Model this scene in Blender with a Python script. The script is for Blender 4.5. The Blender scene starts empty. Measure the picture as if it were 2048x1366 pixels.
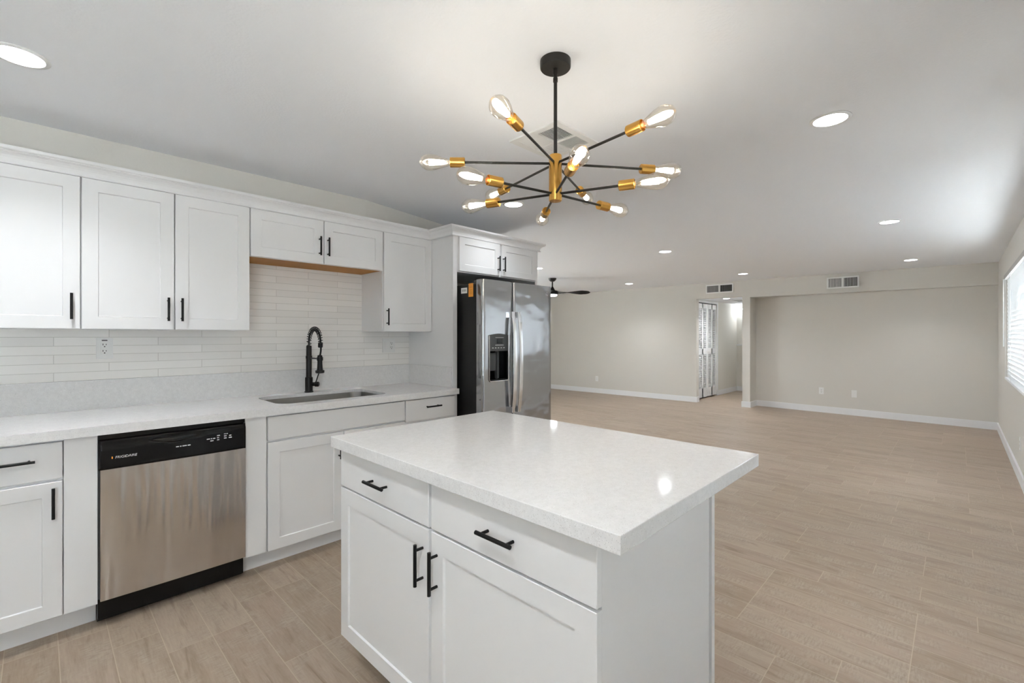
import bpy, bmesh, math, random
from mathutils import Vector, Matrix

random.seed(7)
SC = bpy.context.scene
COL = SC.collection
PI = math.pi

# ---------------------------------------------------------------- camera, world, exposure
CAM_H = 1.33
YAW = 0.770149                     # angle of the view direction from +X (kitchen wall runs along +X)
cam_d = bpy.data.cameras.new('camera')
cam_d.sensor_width = 36.0
cam_d.lens = 918.57 / 2048 * 36.0
cam_d.shift_y = -(683 - 672.32) / 2048
cam_d.clip_start = 0.02
cam = bpy.data.objects.new('camera', cam_d)
COL.objects.link(cam)
cam.location = (0, 0, CAM_H)
cam.rotation_euler = (PI / 2, 0, YAW - PI / 2)
SC.camera = cam

WORLD_STRENGTH = 4.6
CAN_EMIT = 6.0
SPOT_W = 23.0
KITCHEN_SPOT_W = 19.0
FIL_EMIT = 20.0
w = bpy.data.worlds.new('daylight')
SC.world = w
w.use_nodes = True
wt = w.node_tree
wt.nodes['Background'].inputs[0].default_value = (0.82, 0.92, 1.0, 1)
wt.nodes['Background'].inputs[1].default_value = WORLD_STRENGTH

sun_d = bpy.data.lights.new('sun', 'SUN')
sun_d.energy = 42.0
sun_d.angle = math.radians(1.0)
sun_d.color = (0.92, 0.97, 1.0)
sun = bpy.data.objects.new('sun', sun_d)
COL.objects.link(sun)
sun.rotation_euler = (0, math.radians(28), 0)          # high sun, from the +X side: no window faces it

SC.view_settings.view_transform = 'Standard'
SC.view_settings.look = 'None'
SC.view_settings.exposure = 1.95
SC.view_settings.gamma = 1.0
SC.view_settings.use_curve_mapping = False
cy = SC.cycles
cy.use_denoising = True
cy.max_bounces = 12
cy.diffuse_bounces = 7
cy.glossy_bounces = 5
cy.transparent_max_bounces = 16
cy.caustics_reflective = False
cy.caustics_refractive = False
cy.sample_clamp_indirect = 6.0

# ---------------------------------------------------------------- dimensions
H = 2.376              # ceiling
YW = 3.463             # kitchen wall face (tile)
YSOF = 3.262           # furred-down wall above the wall cabinets
YR = -0.415            # right wall
ZC = 0.924             # worktop height
XB = -1.9              # wall behind the camera
XK = 3.32              # end of the kitchen wall
YL = 8.2               # far left wall of the living area

# ---------------------------------------------------------------- material helpers
def mat(name):
    m = bpy.data.materials.new(name)
    m.use_nodes = True
    nt = m.node_tree
    return m, nt, nt.nodes['Principled BSDF']

def simple(name, col, rough=0.5, metal=0.0, spec=0.5, bump=None, coat=0.0):
    m, nt, b = mat(name)
    b.inputs['Base Color'].default_value = (*col, 1)
    b.inputs['Roughness'].default_value = rough
    b.inputs['Metallic'].default_value = metal
    b.inputs['Specular IOR Level'].default_value = spec
    b.inputs['Coat Weight'].default_value = coat
    if bump:
        scale, strength, dist = bump
        tc = nt.nodes.new('ShaderNodeTexCoord')
        no = nt.nodes.new('ShaderNodeTexNoise')
        no.inputs['Scale'].default_value = scale
        no.inputs['Detail'].default_value = 3
        bp = nt.nodes.new('ShaderNodeBump')
        bp.inputs['Strength'].default_value = strength
        bp.inputs['Distance'].default_value = dist
        nt.links.new(tc.outputs['Object'], no.inputs['Vector'])
        nt.links.new(no.outputs['Fac'], bp.inputs['Height'])
        nt.links.new(bp.outputs[0], b.inputs['Normal'])
    return m

class NG:
    """tiny node-expression helper"""
    def __init__(s, nt): s.nt = nt
    def n(s, t, **kw):
        nd = s.nt.nodes.new(t)
        for k, v in kw.items(): setattr(nd, k, v)
        return nd
    def link(s, a, b): s.nt.links.new(a, b)
    def m(s, op, a, b=None, c=None):
        nd = s.n('ShaderNodeMath', operation=op)
        for i, v in enumerate((a, b, c)):
            if v is None: continue
            if isinstance(v, (int, float)): nd.inputs[i].default_value = v
            else: s.link(v, nd.inputs[i])
        return nd.outputs[0]
    def comb(s, x, y, z=0.0):
        nd = s.n('ShaderNodeCombineXYZ')
        for i, v in enumerate((x, y, z)):
            if isinstance(v, (int, float)): nd.inputs[i].default_value = v
            else: s.link(v, nd.inputs[i])
        return nd.outputs[0]
    def white(s, vec):
        nd = s.n('ShaderNodeTexWhiteNoise', noise_dimensions='3D')
        s.link(vec, nd.inputs['Vector'])
        return nd
    def noise(s, vec, scale, detail=3, rough=0.55, dist=0.0):
        nd = s.n('ShaderNodeTexNoise')
        s.link(vec, nd.inputs['Vector'])
        nd.inputs['Scale'].default_value = scale
        nd.inputs['Detail'].default_value = detail
        nd.inputs['Roughness'].default_value = rough
        nd.inputs['Distortion'].default_value = dist
        return nd.outputs['Fac']
    def ramp(s, fac, stops):
        nd = s.n('ShaderNodeValToRGB')
        el = nd.color_ramp.elements
        while len(el) < len(stops): el.new(0.5)
        for e, (p, c) in zip(el, stops):
            e.position = p
            e.color = (*c, 1) if len(c) == 3 else c
        s.link(fac, nd.inputs[0])
        return nd.outputs[0]
    def mix(s, fac, a, b, mode='MIX'):
        nd = s.n('ShaderNodeMix', data_type='RGBA', blend_type=mode)
        for sock, v in ((nd.inputs[0], fac), (nd.inputs[6], a), (nd.inputs[7], b)):
            if isinstance(v, (int, float)): sock.default_value = v
            elif isinstance(v, tuple): sock.default_value = (*v, 1)
            else: s.link(v, sock)
        return nd.outputs[2]
    def bump(s, h, strength, dist):
        nd = s.n('ShaderNodeBump')
        nd.inputs['Strength'].default_value = strength
        nd.inputs['Distance'].default_value = dist
        s.link(h, nd.inputs['Height'])
        return nd.outputs[0]

def edge_mask(g, frac, size, half):
    """1 inside a joint of half width `half` (m) where frac is 0..1 over `size` metres"""
    d = g.m('MULTIPLY', g.m('MINIMUM', frac, g.m('SUBTRACT', 1.0, frac)), size)
    return g.m('LESS_THAN', d, half)

def m_floor():
    m, nt, b = mat('wood_look_tile')
    g = NG(nt)
    tc = g.n('ShaderNodeTexCoord')
    sp = g.n('ShaderNodeSeparateXYZ')
    g.link(tc.outputs['Object'], sp.inputs[0])
    X, Y = sp.outputs[0], sp.outputs[1]
    W, L = 0.1597, 0.61
    u = g.m('DIVIDE', g.m('SUBTRACT', X, 0.219), W)
    row = g.m('FLOOR', u)
    fu = g.m('SUBTRACT', u, row)
    rn = g.white(g.comb(row, 3.7, 1.3)).outputs['Value']
    off = g.m('DIVIDE', g.m('FLOOR', g.m('MULTIPLY', rn, 3.0)), 3.0)
    v = g.m('ADD', g.m('DIVIDE', g.m('SUBTRACT', Y, 0.34), L), off)
    colm = g.m('FLOOR', v)
    fv = g.m('SUBTRACT', v, colm)
    rw = g.white(g.comb(row, colm, 0.5))
    rnd = rw.outputs['Value']
    rs = g.n('ShaderNodeSeparateXYZ'); g.link(rw.outputs['Color'], rs.inputs[0])
    joint = g.m('MAXIMUM', edge_mask(g, fu, W, 0.0016), edge_mask(g, fv, L, 0.0016))
    # plank-local vector, stretched along the plank
    px = g.m('ADD', X, g.m('MULTIPLY', rnd, 17.0))
    py = g.m('ADD', Y, g.m('MULTIPLY', rs.outputs[1], 23.0))
    grain = g.noise(g.comb(g.m('MULTIPLY', px, 30.0), g.m('MULTIPLY', py, 2.6)), 1.0, 6, 0.62, 0.9)
    broad = g.noise(g.comb(g.m('MULTIPLY', px, 13.0), g.m('MULTIPLY', py, 1.1)), 1.0, 3, 0.5, 0.6)
    fine = g.noise(g.comb(g.m('MULTIPLY', px, 150.0), g.m('MULTIPLY', py, 14.0)), 1.0, 4, 0.6)
    saw = g.noise(g.comb(g.m('MULTIPLY', px, 26.0), g.m('MULTIPLY', py, 130.0)), 1.0, 3, 0.6, 0.4)
    cloud = g.noise(g.comb(g.m('MULTIPLY', px, 9.0), g.m('MULTIPLY', py, 5.0)), 1.0, 4, 0.6, 0.5)
    base = g.ramp(rnd, [(0.0, (0.324, 0.246, 0.179)), (0.3, (0.395, 0.310, 0.233)), (0.55, (0.362, 0.271, 0.209)), (0.8, (0.428, 0.343, 0.268)), (1.0, (0.352, 0.273, 0.202))])
    c1 = g.mix(g.ramp(broad, [(0.34, (0.50,) * 3), (0.52, (0.0,) * 3)]), base, (0.240, 0.177, 0.122))
    c1 = g.mix(g.ramp(grain, [(0.30, (0.85,) * 3), (0.46, (0.0,) * 3)]), c1, (0.202, 0.146, 0.099))
    patch = g.ramp(cloud, [(0.45, (0.0,) * 3), (0.66, (0.75,) * 3)])
    sawmix = g.ramp(saw, [(0.36, (0.282, 0.221, 0.164)), (0.58, (0.442, 0.371, 0.299))])
    c2 = g.mix(patch, c1, sawmix)
    c3 = g.mix(0.25, c2, g.ramp(fine, [(0.3, (0.226, 0.174, 0.127)), (0.7, (0.442, 0.362, 0.287))]))
    c4 = g.mix(g.m('MULTIPLY', joint, 0.75), c3, (0.489, 0.404, 0.310))
    g.link(c4, b.inputs['Base Color'])
    b.inputs['Roughness'].default_value = 0.42
    b.inputs['Specular IOR Level'].default_value = 0.4
    hgt = g.m('SUBTRACT', g.m('MULTIPLY', grain, 0.25), joint)
    g.link(g.bump(hgt, 0.25, 0.0015), b.inputs['Normal'])
    return m

def m_backsplash():
    m, nt, b = mat('stacked_ceramic_tile')
    g = NG(nt)
    tc = g.n('ShaderNodeTexCoord')
    sp = g.n('ShaderNodeSeparateXYZ')
    g.link(tc.outputs['Object'], sp.inputs[0])
    X, Z = sp.outputs[0], sp.outputs[2]
    RH, TL = 0.0478, 0.4467
    u = g.m('DIVIDE', g.m('SUBTRACT', Z, 1.0853), RH)
    row = g.m('FLOOR', u)
    fu = g.m('SUBTRACT', u, row)
    par = g.m('MODULO', g.m('ADD', row, 100.0), 2.0)
    v = g.m('ADD', g.m('DIVIDE', g.m('SUBTRACT', X, 0.056), TL), g.m('MULTIPLY', par, 0.5))
    colm = g.m('FLOOR', v)
    fv = g.m('SUBTRACT', v, colm)
    joint = g.m('MAXIMUM', edge_mask(g, fu, RH, 0.0012), edge_mask(g, fv, TL, 0.0013))
    rnd = g.white(g.comb(row, colm, 2.5)).outputs['Value']
    base = g.ramp(rnd, [(0, (0.82, 0.805, 0.78)), (1, (0.88, 0.865, 0.84))])
    g.link(g.mix(joint, base, (0.60, 0.585, 0.555)), b.inputs['Base Color'])
    b.inputs['Roughness'].default_value = 0.28
    h = g.m('SUBTRACT', g.m('MULTIPLY', rnd, 0.3), joint)
    g.link(g.bump(h, 0.4, 0.0015), b.inputs['Normal'])
    return m

def m_quartz():
    m, nt, b = mat('white_quartz')
    g = NG(nt)
    tc = g.n('ShaderNodeTexCoord')
    V = tc.outputs['Object']
    vo = g.n('ShaderNodeTexVoronoi'); vo.inputs['Scale'].default_value = 330
    g.link(V, vo.inputs['Vector'])
    sel = g.n('ShaderNodeSeparateXYZ'); g.link(vo.outputs['Color'], sel.inputs[0])
    spot = g.m('MULTIPLY', g.m('LESS_THAN', vo.outputs['Distance'], 0.30), g.m('GREATER_THAN', sel.outputs[0], 0.88))
    lite = g.m('MULTIPLY', g.m('LESS_THAN', vo.outputs['Distance'], 0.34), g.m('LESS_THAN', sel.outputs[0], 0.08))
    cl = g.noise(V, 60, 4, 0.6)
    base = g.ramp(cl, [(0.3, (0.73, 0.725, 0.725)), (0.7, (0.80, 0.795, 0.795))])
    c = g.mix(g.m('MULTIPLY', spot, 0.55), base, (0.36, 0.345, 0.33))
    c = g.mix(g.m('MULTIPLY', lite, 0.8), c, (0.93, 0.93, 0.93))
    g.link(c, b.inputs['Base Color'])
    b.inputs['Roughness'].default_value = 0.09
    b.inputs['Specular IOR Level'].default_value = 0.5
    return m

def m_steel(name, col, rough, sx, sz, wav, wscale=(3.2, 3.2, 3.2), aniso=0.0):
    """brushed metal: fine brushing in the roughness, slow waves in the sheet"""
    m, nt, b = mat(name)
    g = NG(nt)
    tc = g.n('ShaderNodeTexCoord')
    mp = g.n('ShaderNodeMapping'); mp.inputs['Scale'].default_value = (sx, sx, sz)
    g.link(tc.outputs['Object'], mp.inputs[0])
    br = g.noise(mp.outputs[0], 1.0, 3, 0.6)
    mw = g.n('ShaderNodeMapping'); mw.inputs['Scale'].default_value = wscale
    g.link(tc.outputs['Object'], mw.inputs[0])
    big = g.noise(mw.outputs[0], 1.0, 2, 0.5)
    b.inputs['Base Color'].default_value = (*col, 1)
    b.inputs['Metallic'].default_value = 1.0
    b.inputs['Anisotropic'].default_value = aniso
    if aniso:
        tg_ = g.n('ShaderNodeTangent', direction_type='RADIAL', axis='Z')
        g.link(tg_.outputs[0], b.inputs['Tangent'])
    g.link(g.m('ADD', rough - 0.05, g.m('MULTIPLY', br, 0.10)), b.inputs['Roughness'])
    if wav:
        g.link(g.bump(big, 1.0, wav), b.inputs['Normal'])
    return m

def m_emit(name, col, s):
    m = bpy.data.materials.new(name)
    m.use_nodes = True
    nt = m.node_tree
    nt.nodes.clear()
    e = nt.nodes.new('ShaderNodeEmission')
    e.inputs[0].default_value = (*col, 1); e.inputs[1].default_value = s
    o = nt.nodes.new('ShaderNodeOutputMaterial')
    nt.links.new(e.outputs[0], o.inputs[0])
    return m

def m_glass(name, tint, gloss_scale):
    m = bpy.data.materials.new(name)
    m.use_nodes = True
    nt = m.node_tree
    nt.nodes.clear()
    g = NG(nt)
    t = g.n('ShaderNodeBsdfTransparent'); t.inputs[0].default_value = (*tint, 1)
    gl = g.n('ShaderNodeBsdfGlossy'); gl.inputs['Roughness'].default_value = 0.03
    lw = g.n('ShaderNodeLayerWeight'); lw.inputs['Blend'].default_value = 0.35
    mx = g.n('ShaderNodeMixShader')
    g.link(g.m('MULTIPLY', lw.outputs['Facing'], gloss_scale), mx.inputs[0])
    g.link(t.outputs[0], mx.inputs[1]); g.link(gl.outputs[0], mx.inputs[2])
    o = g.n('ShaderNodeOutputMaterial')
    g.link(mx.outputs[0], o.inputs[0])
    return m

def m_translucent(name, col, f):
    m, nt, b = mat(name)
    g = NG(nt)
    b.inputs['Base Color'].default_value = (*col, 1)
    b.inputs['Roughness'].default_value = 0.5
    t = g.n('ShaderNodeBsdfTranslucent'); t.inputs[0].default_value = (*col, 1)
    mx = g.n('ShaderNodeMixShader'); mx.inputs[0].default_value = f
    g.link(b.outputs[0], mx.inputs[1]); g.link(t.outputs[0], mx.inputs[2])
    g.link(mx.outputs[0], nt.nodes['Material Output'].inputs[0])
    return m

M = {}
M['floor'] = m_floor()
M['tile'] = m_backsplash()
M['quartz'] = m_quartz()
M['ceiling'] = simple('ceiling_paint', (0.885, 0.90, 0.935), 0.9, spec=0.1, bump=(90, 0.25, 0.004))
M['wall'] = simple('greige_wall_paint', (0.68, 0.658, 0.618), 0.75, spec=0.2, bump=(120, 0.12, 0.003))
M['hall'] = simple('pale_hall_paint', (0.76, 0.745, 0.70), 0.75, spec=0.2)
M['trim'] = simple('white_trim_paint', (0.82, 0.825, 0.84), 0.4)
M['cab'] = simple('white_cabinet_paint', (0.78, 0.78, 0.785), 0.32)
M['wood'] = simple('raw_orange_wood', (0.46, 0.185, 0.012), 0.55, bump=(40, 0.1, 0.002))
M['black'] = simple('matte_black_metal', (0.006, 0.006, 0.006), 0.45, spec=0.3)
M['faucet'] = simple('black_faucet_metal', (0.007, 0.006, 0.006), 0.35, spec=0.35)
M['bronze'] = simple('dark_bronze_metal', (0.016, 0.014, 0.012), 0.38, metal=0.2)
M['brass'] = simple('brushed_brass', (0.66, 0.36, 0.085), 0.27, metal=1.0)
M['steel'] = m_steel('brushed_stainless', (0.66, 0.635, 0.61), 0.22, 9, 900, 0.022, (11.0, 1.0, 0.9), 0.75)
M['fsteel'] = m_steel('fridge_stainless', (0.44, 0.445, 0.46), 0.12, 3, 500, 0.012, (3.0, 1.0, 4.0))
M['sinksteel'] = m_steel('sink_stainless', (0.22, 0.215, 0.21), 0.30, 400, 9, 0.0)
M['plastic'] = simple('glossy_black_plastic', (0.004, 0.004, 0.0045), 0.16, spec=0.35)
M['dplastic'] = simple('charcoal_plastic', (0.045, 0.047, 0.05), 0.3)
M['dkgrey'] = simple('dark_grey_side', (0.016, 0.0155, 0.0155), 0.45, spec=0.35)
M['void'] = simple('painted_cavity_shade', (0.02, 0.02, 0.02), 0.8)
M['chrome'] = simple('chrome', (0.82, 0.82, 0.83), 0.12, metal=1.0)
M['white'] = simple('white_plastic', (0.82, 0.82, 0.81), 0.35)
M['orange'] = simple('orange_paper', (0.80, 0.32, 0.035), 0.6)
M['paper'] = simple('white_paper', (0.8, 0.8, 0.78), 0.6)
M['ink'] = simple('black_ink', (0.02, 0.02, 0.02), 0.6)
M['ltext'] = simple('pale_grey_print', (0.62, 0.62, 0.62), 0.5)
M['greyv'] = simple('grey_vent_tone', (0.33, 0.33, 0.335), 0.8)
M['blind'] = m_translucent('white_blind_slat', (0.86, 0.87, 0.88), 0.12)
M['vane'] = m_translucent('white_blind_vane', (0.86, 0.87, 0.88), 0.5)
M['headrail'] = simple('grey_headrail', (0.42, 0.41, 0.40), 0.5)
M['can'] = m_emit('lit_led_diffuser', (0.92, 0.965, 1.0), CAN_EMIT)
M['hallcan'] = m_emit('bright_hall_diffuser', (0.96, 0.98, 1.0), CAN_EMIT * 2.5)
M['filament'] = m_emit('glowing_filament', (1.0, 0.94, 0.84), FIL_EMIT)
M['bulb'] = m_glass('clear_bulb_glass', (1.0, 0.965, 0.90), 0.75)
M['pane'] = m_glass('window_glass', (0.97, 0.98, 0.98), 0.35)
M['bounce_yard'] = simple('pale_bounce_gravel', (0.64, 0.63, 0.61), 0.9)

# ---------------------------------------------------------------- mesh helpers
WL = {}                                     # world position of every empty / object built

def BM(): return bmesh.new()

def box(bm, x0, x1, y0, y1, z0, z1):
    if x0 > x1: x0, x1 = x1, x0
    if y0 > y1: y0, y1 = y1, y0
    if z0 > z1: z0, z1 = z1, z0
    v = [bm.verts.new(p) for p in ((x0,y0,z0),(x1,y0,z0),(x1,y1,z0),(x0,y1,z0),(x0,y0,z1),(x1,y0,z1),(x1,y1,z1),(x0,y1,z1))]
    for f in ((3,2,1,0),(4,5,6,7),(0,1,5,4),(1,2,6,5),(2,3,7,6),(3,0,4,7)):
        bm.faces.new([v[i] for i in f])
    return bm

def prism(bm, poly, z0, z1):
    a = [bm.verts.new((x, y, z0)) for x, y in poly]
    b = [bm.verts.new((x, y, z1)) for x, y in poly]
    n = len(poly)
    bm.faces.new(list(reversed(a))); bm.faces.new(b)
    for i in range(n):
        j = (i + 1) % n
        bm.faces.new((a[i], a[j], b[j], b[i]))
    return bm

def frame_of(d):
    d = d.normalized()
    up = Vector((0, 0, 1)) if abs(d.z) < 0.95 else Vector((1, 0, 0))
    a = d.cross(up).normalized()
    return a, d.cross(a).normalized()

def lathe(bm, prof, origin, axis, seg=24, cap=True):
    """prof: (distance along axis, radius)"""
    o = Vector(origin); ax = Vector(axis).normalized()
    a, b = frame_of(ax)
    rings = []
    for t, r in prof:
        rings.append([bm.verts.new(o + ax * t + (a * math.cos(2*PI*i/seg) + b * math.sin(2*PI*i/seg)) * max(r, 1e-5)) for i in range(seg)])
    for k in range(len(rings) - 1):
        for i in range(seg):
            j = (i + 1) % seg
            bm.faces.new((rings[k][i], rings[k][j], rings[k+1][j], rings[k+1][i]))
    if cap:
        bm.faces.new(list(reversed(rings[0]))); bm.faces.new(rings[-1])
    return bm

def rod(bm, p0, p1, r, seg=14):
    p0, p1 = Vector(p0), Vector(p1)
    return lathe(bm, [(0, r), ((p1 - p0).length, r)], p0, p1 - p0, seg)

def tube(bm, pts, r, seg=12):
    pts = [Vector(p) for p in pts]
    n = len(pts)
    rs = r if isinstance(r, (list, tuple)) else [r] * n
    rings = []
    prev = None
    for i in range(n):
        d = (pts[min(i+1, n-1)] - pts[max(i-1, 0)]).normalized()
        if prev is None:
            a, b = frame_of(d)
        else:
            a = (prev - d * prev.dot(d)).normalized(); b = d.cross(a)
        prev = a
        rings.append([bm.verts.new(pts[i] + (a * math.cos(2*PI*k/seg) + b * math.sin(2*PI*k/seg)) * rs[i]) for k in range(seg)])
    for i in range(n - 1):
        for k in range(seg):
            j = (k + 1) % seg
            bm.faces.new((rings[i][k], rings[i][j], rings[i+1][j], rings[i+1][k]))
    bm.faces.new(list(reversed(rings[0]))); bm.faces.new(rings[-1])
    return bm

def shaker(bm, T, u0, u1, v0, v1, th=0.02, rail=0.061, rec=0.007, ch=0.003):
    """five-piece door; T maps (u, v, w) to world, w points out of the door face (0 = front, -th = back)"""
    def ring(a0, a1, b0, b1, w_):
        return [bm.verts.new(T(u, v, w_)) for u, v in ((a0, b0), (a1, b0), (a1, b1), (a0, b1))]
    back = ring(u0, u1, v0, v1, -th)
    outb = ring(u0, u1, v0, v1, -0.0015)
    out = ring(u0 + .0015, u1 - .0015, v0 + .0015, v1 - .0015, 0)
    rings = [back, outb, out]
    if rail:
        rings.append(ring(u0 + rail, u1 - rail, v0 + rail, v1 - rail, 0))
        rings.append(ring(u0 + rail + ch, u1 - rail - ch, v0 + rail + ch, v1 - rail - ch, -rec))
    for a, b in zip(rings, rings[1:]):
        for i in range(4):
            j = (i + 1) % 4
            bm.faces.new((a[i], a[j], b[j], b[i]))
    bm.faces.new(rings[-1]); bm.faces.new(list(reversed(back)))
    return bm

def sweep(bm, prof, path):
    """prof: (offset outward, z); path: 2-D points, outward = right-hand side of travel; mitred"""
    n = len(path)
    P = [Vector((x, y)) for x, y in path]
    dirs = [(P[i+1] - P[i]).normalized() for i in range(n - 1)]
    nr = [Vector((d.y, -d.x)) for d in dirs]
    rows = []
    for i in range(n):
        if i == 0: off = nr[0]
        elif i == n - 1: off = nr[-1]
        else:
            s = nr[i-1] + nr[i]
            off = s / (1 + nr[i-1].dot(nr[i]))
        rows.append([bm.verts.new((P[i].x + off.x * o, P[i].y + off.y * o, z)) for o, z in prof])
    k = len(prof)
    for i in range(n - 1):
        for j in range(k):
            j2 = (j + 1) % k
            bm.faces.new((rows[i][j], rows[i+1][j], rows[i+1][j2], rows[i][j2]))
    bm.faces.new(rows[0]); bm.faces.new(list(reversed(rows[-1])))
    return bm

def obj(name, bm, m, parent=None, smooth=False, bevel=0.0, loc=None):
    """links bm (world coordinates) as one mesh object; with a parent it becomes a part"""
    bmesh.ops.recalc_face_normals(bm, faces=bm.faces[:])
    o_w = WL[parent.name] if parent else Vector(loc if loc is not None else (0, 0, 0))
    if o_w.length: bmesh.ops.translate(bm, vec=-o_w, verts=bm.verts[:])
    me = bpy.data.meshes.new(name)
    bm.to_mesh(me); bm.free()
    me.materials.append(M[m])
    o = bpy.data.objects.new(name, me)
    COL.objects.link(o)
    if parent:
        o.parent = parent
        WL[o.name] = WL[parent.name].copy()
    else:
        o.location = o_w
        WL[o.name] = o_w.copy()
    if smooth:
        for p in me.polygons: p.use_smooth = True
        es = [e for e in me.edges]
        md = o.modifiers.new('split', 'EDGE_SPLIT'); md.split_angle = math.radians(38)
    if bevel:
        md = o.modifiers.new('bevel', 'BEVEL')
        md.width = bevel; md.segments = 2; md.limit_method = 'ANGLE'; md.angle_limit = math.radians(40)
        md.harden_normals = False
    return o

def thing(name, label, cat, loc=(0, 0, 0), group=None):
    o = bpy.data.objects.new(name, None)
    COL.objects.link(o)
    o.empty_display_size = 0.05
    o.location = loc
    WL[o.name] = Vector(loc)
    o['label'] = label; o['category'] = cat; o['kind'] = 'thing'
    if group: o['group'] = group
    return o

def tag(o, label, cat, group=None):
    o['label'] = label; o['category'] = cat; o['kind'] = 'thing'
    if group: o['group'] = group
    return o

def struct(name, bm, m, label=None, **kw):
    o = obj(name, bm, m, **kw)
    o['kind'] = 'structure'
    if label: o['label'] = label
    return o

def copy_tree(root, loc, label, group=None):
    r = root.copy(); COL.objects.link(r); r.location = loc
    r['label'] = label
    if group: r['group'] = group
    for ch in list(root.children):
        c = ch.copy(); COL.objects.link(c); c.parent = r
        for gch in list(ch.children):
            d = gch.copy(); COL.objects.link(d); d.parent = c
    return r

# face transforms: kitchen run faces -Y, island front faces -X
def TK(y): return lambda u, v, w_: (u, y - w_, v)
def TI(x): return lambda u, v, w_: (x - w_, u, v)

def bar_pull(T, u, v, vertical, parent, length=0.132, spacing=0.096, stand=0.03, r=0.0058, name='handle'):
    bm = BM()
    hl = length / 2
    if vertical:
        rod(bm, T(u, v - hl, stand), T(u, v + hl, stand), r)
        for s in (-1, 1): rod(bm, T(u, v + s * spacing / 2, -0.001), T(u, v + s * spacing / 2, stand), r * 0.78, 10)
    else:
        rod(bm, T(u - hl, v, stand), T(u + hl, v, stand), r)
        for s in (-1, 1): rod(bm, T(u + s * spacing / 2, v, -0.001), T(u + s * spacing / 2, v, stand), r * 0.78, 10)
    return obj(name, bm, 'black', parent, smooth=True)

# ================================================================ THE SETTING
XF = 9.22              # front plane of the far wall
far_l = [(9.04, YL), (9.215, 3.77)]
struct('floor', box(BM(), XB - 0.2, 12.2, YR - 0.2, YL + 0.2, -0.12, 0), 'floor')

# ceiling of kitchen and living room
struct('ceiling', prism(BM(), [(XB - .2, YR - .2), (9.62, YR - .2), (9.45, YL + .2), (XB - .2, YL + .2)], H, H + 0.12), 'ceiling')

# kitchen wall with its furred-down upper strip (one mesh)
bm = BM()
box(bm, XB, XK, YW + 0.008, YW + 0.13, 0, 2.142)
prism(bm, [(XB, YSOF), (1.75, YSOF), (2.66, YW + 0.008), (XK, YW + 0.008), (XK, YW + 0.13), (XB, YW + 0.13)], 2.142, H)
struct('wall_left', bm, 'wall')
struct('backsplash', box(BM(), XB, 2.272, YW, YW + 0.008, 1.08, 2.142), 'tile', label='white glossy stacked tile on the kitchen wall')
# wall that closes the living area behind the kitchen, and its left wall with an added window opening
struct('wall_living', box(BM(), XK - .12, XK, YW + 0.13, YL, 0, H), 'wall')
def wall_with_hole(name, horizontal, fixed0, fixed1, a0, a1, holes, m='wall'):
    """wall along X (horizontal) or Y with rectangular openings (lo, hi, z0, z1)"""
    bm = BM()
    def bx(p, q, z0, z1):
        if q - p < 1e-4 or z1 - z0 < 1e-4: return
        if horizontal: box(bm, p, q, fixed0, fixed1, z0, z1)
        else: box(bm, fixed0, fixed1, p, q, z0, z1)
    cur = a0
    for lo, hi, z0, z1 in sorted(holes):
        bx(cur, lo, 0, H); bx(lo, hi, 0, z0); bx(lo, hi, z1, H)
        cur = hi
    bx(cur, a1, 0, H)
    return struct(name, bm, m)
W1 = (3.7, 7.125, 0.875, 1.965)       # window with the horizontal blind
W2 = (1.2, 1.9, 0.03, 2.05)          # glazed patio door beside the photographer
W5 = (-1.35, -0.60, 0.8, 1.85)          # unseen window added behind the photographer to light the kitchen aisle and cabinets
W4 = (3.5, 5.0, 0.2, 2.0)              # unseen living room window, added as a daylight source
wall_with_hole('wall_right', True, YR - 0.14, YR, XB, 9.62, [W1, W2, W5])
wall_with_hole('wall_back', False, XB - 0.14, XB, YR, YW + .13, [])
wall_with_hole('wall_living_side', True, YL, YL + 0.14, XK - .12, 9.4, [W4])

# far wall: left stretch, header over the doorway, pier, dropped beam and recessed wall
bm = BM()
prism(bm, [far_l[0], far_l[1], (9.335, 3.77), (9.335, YL)], 0, H)
prism(bm, [(9.215, 3.77), (9.215, 2.905), (9.335, 2.905), (9.335, 3.77)], 2.076, H)
prism(bm, [(9.215, 2.905), (9.22, 2.772), (9.72, 2.772), (9.72, 2.86), (9.335, 2.905)], 0, H)
prism(bm, [(9.22, 2.772), (9.395, YR), (9.72, YR), (9.72, 2.772)], 2.055, H)
prism(bm, [(9.585, 2.772), (9.455, YR), (9.72, YR), (9.72, 2.772)], 0, 2.055)
struct('wall_far', bm, 'wall')

# hallway behind the doorway
HX1 = 11.9
bm = BM()
box(bm, 9.335, 9.56, 3.88, 4.0, 0, 2.1)
box(bm, 9.56, 10.6, 3.88, 4.0, 2.045, 2.1)
box(bm, 10.6, HX1, 3.88, 4.0, 0, 2.1)
struct('wall_hall_left', bm, 'hall')
struct('wall_hall_right', box(BM(), 9.72, HX1, 2.74, 2.86, 0, 2.1), 'hall')
struct('wall_hall_end', box(BM(), HX1, HX1 + .1, 2.74, 4.0, 0, 2.1), 'hall')
struct('ceiling_hall', box(BM(), 9.335, HX1 + .1, 2.74, 4.0, 2.1, 2.16), 'ceiling')
struct('trim_1', box(BM(), HX1 - 0.02, HX1, 2.86, 3.88, 1.10, 1.135), 'trim', label='narrow rail on the end wall of the hallway')

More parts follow.
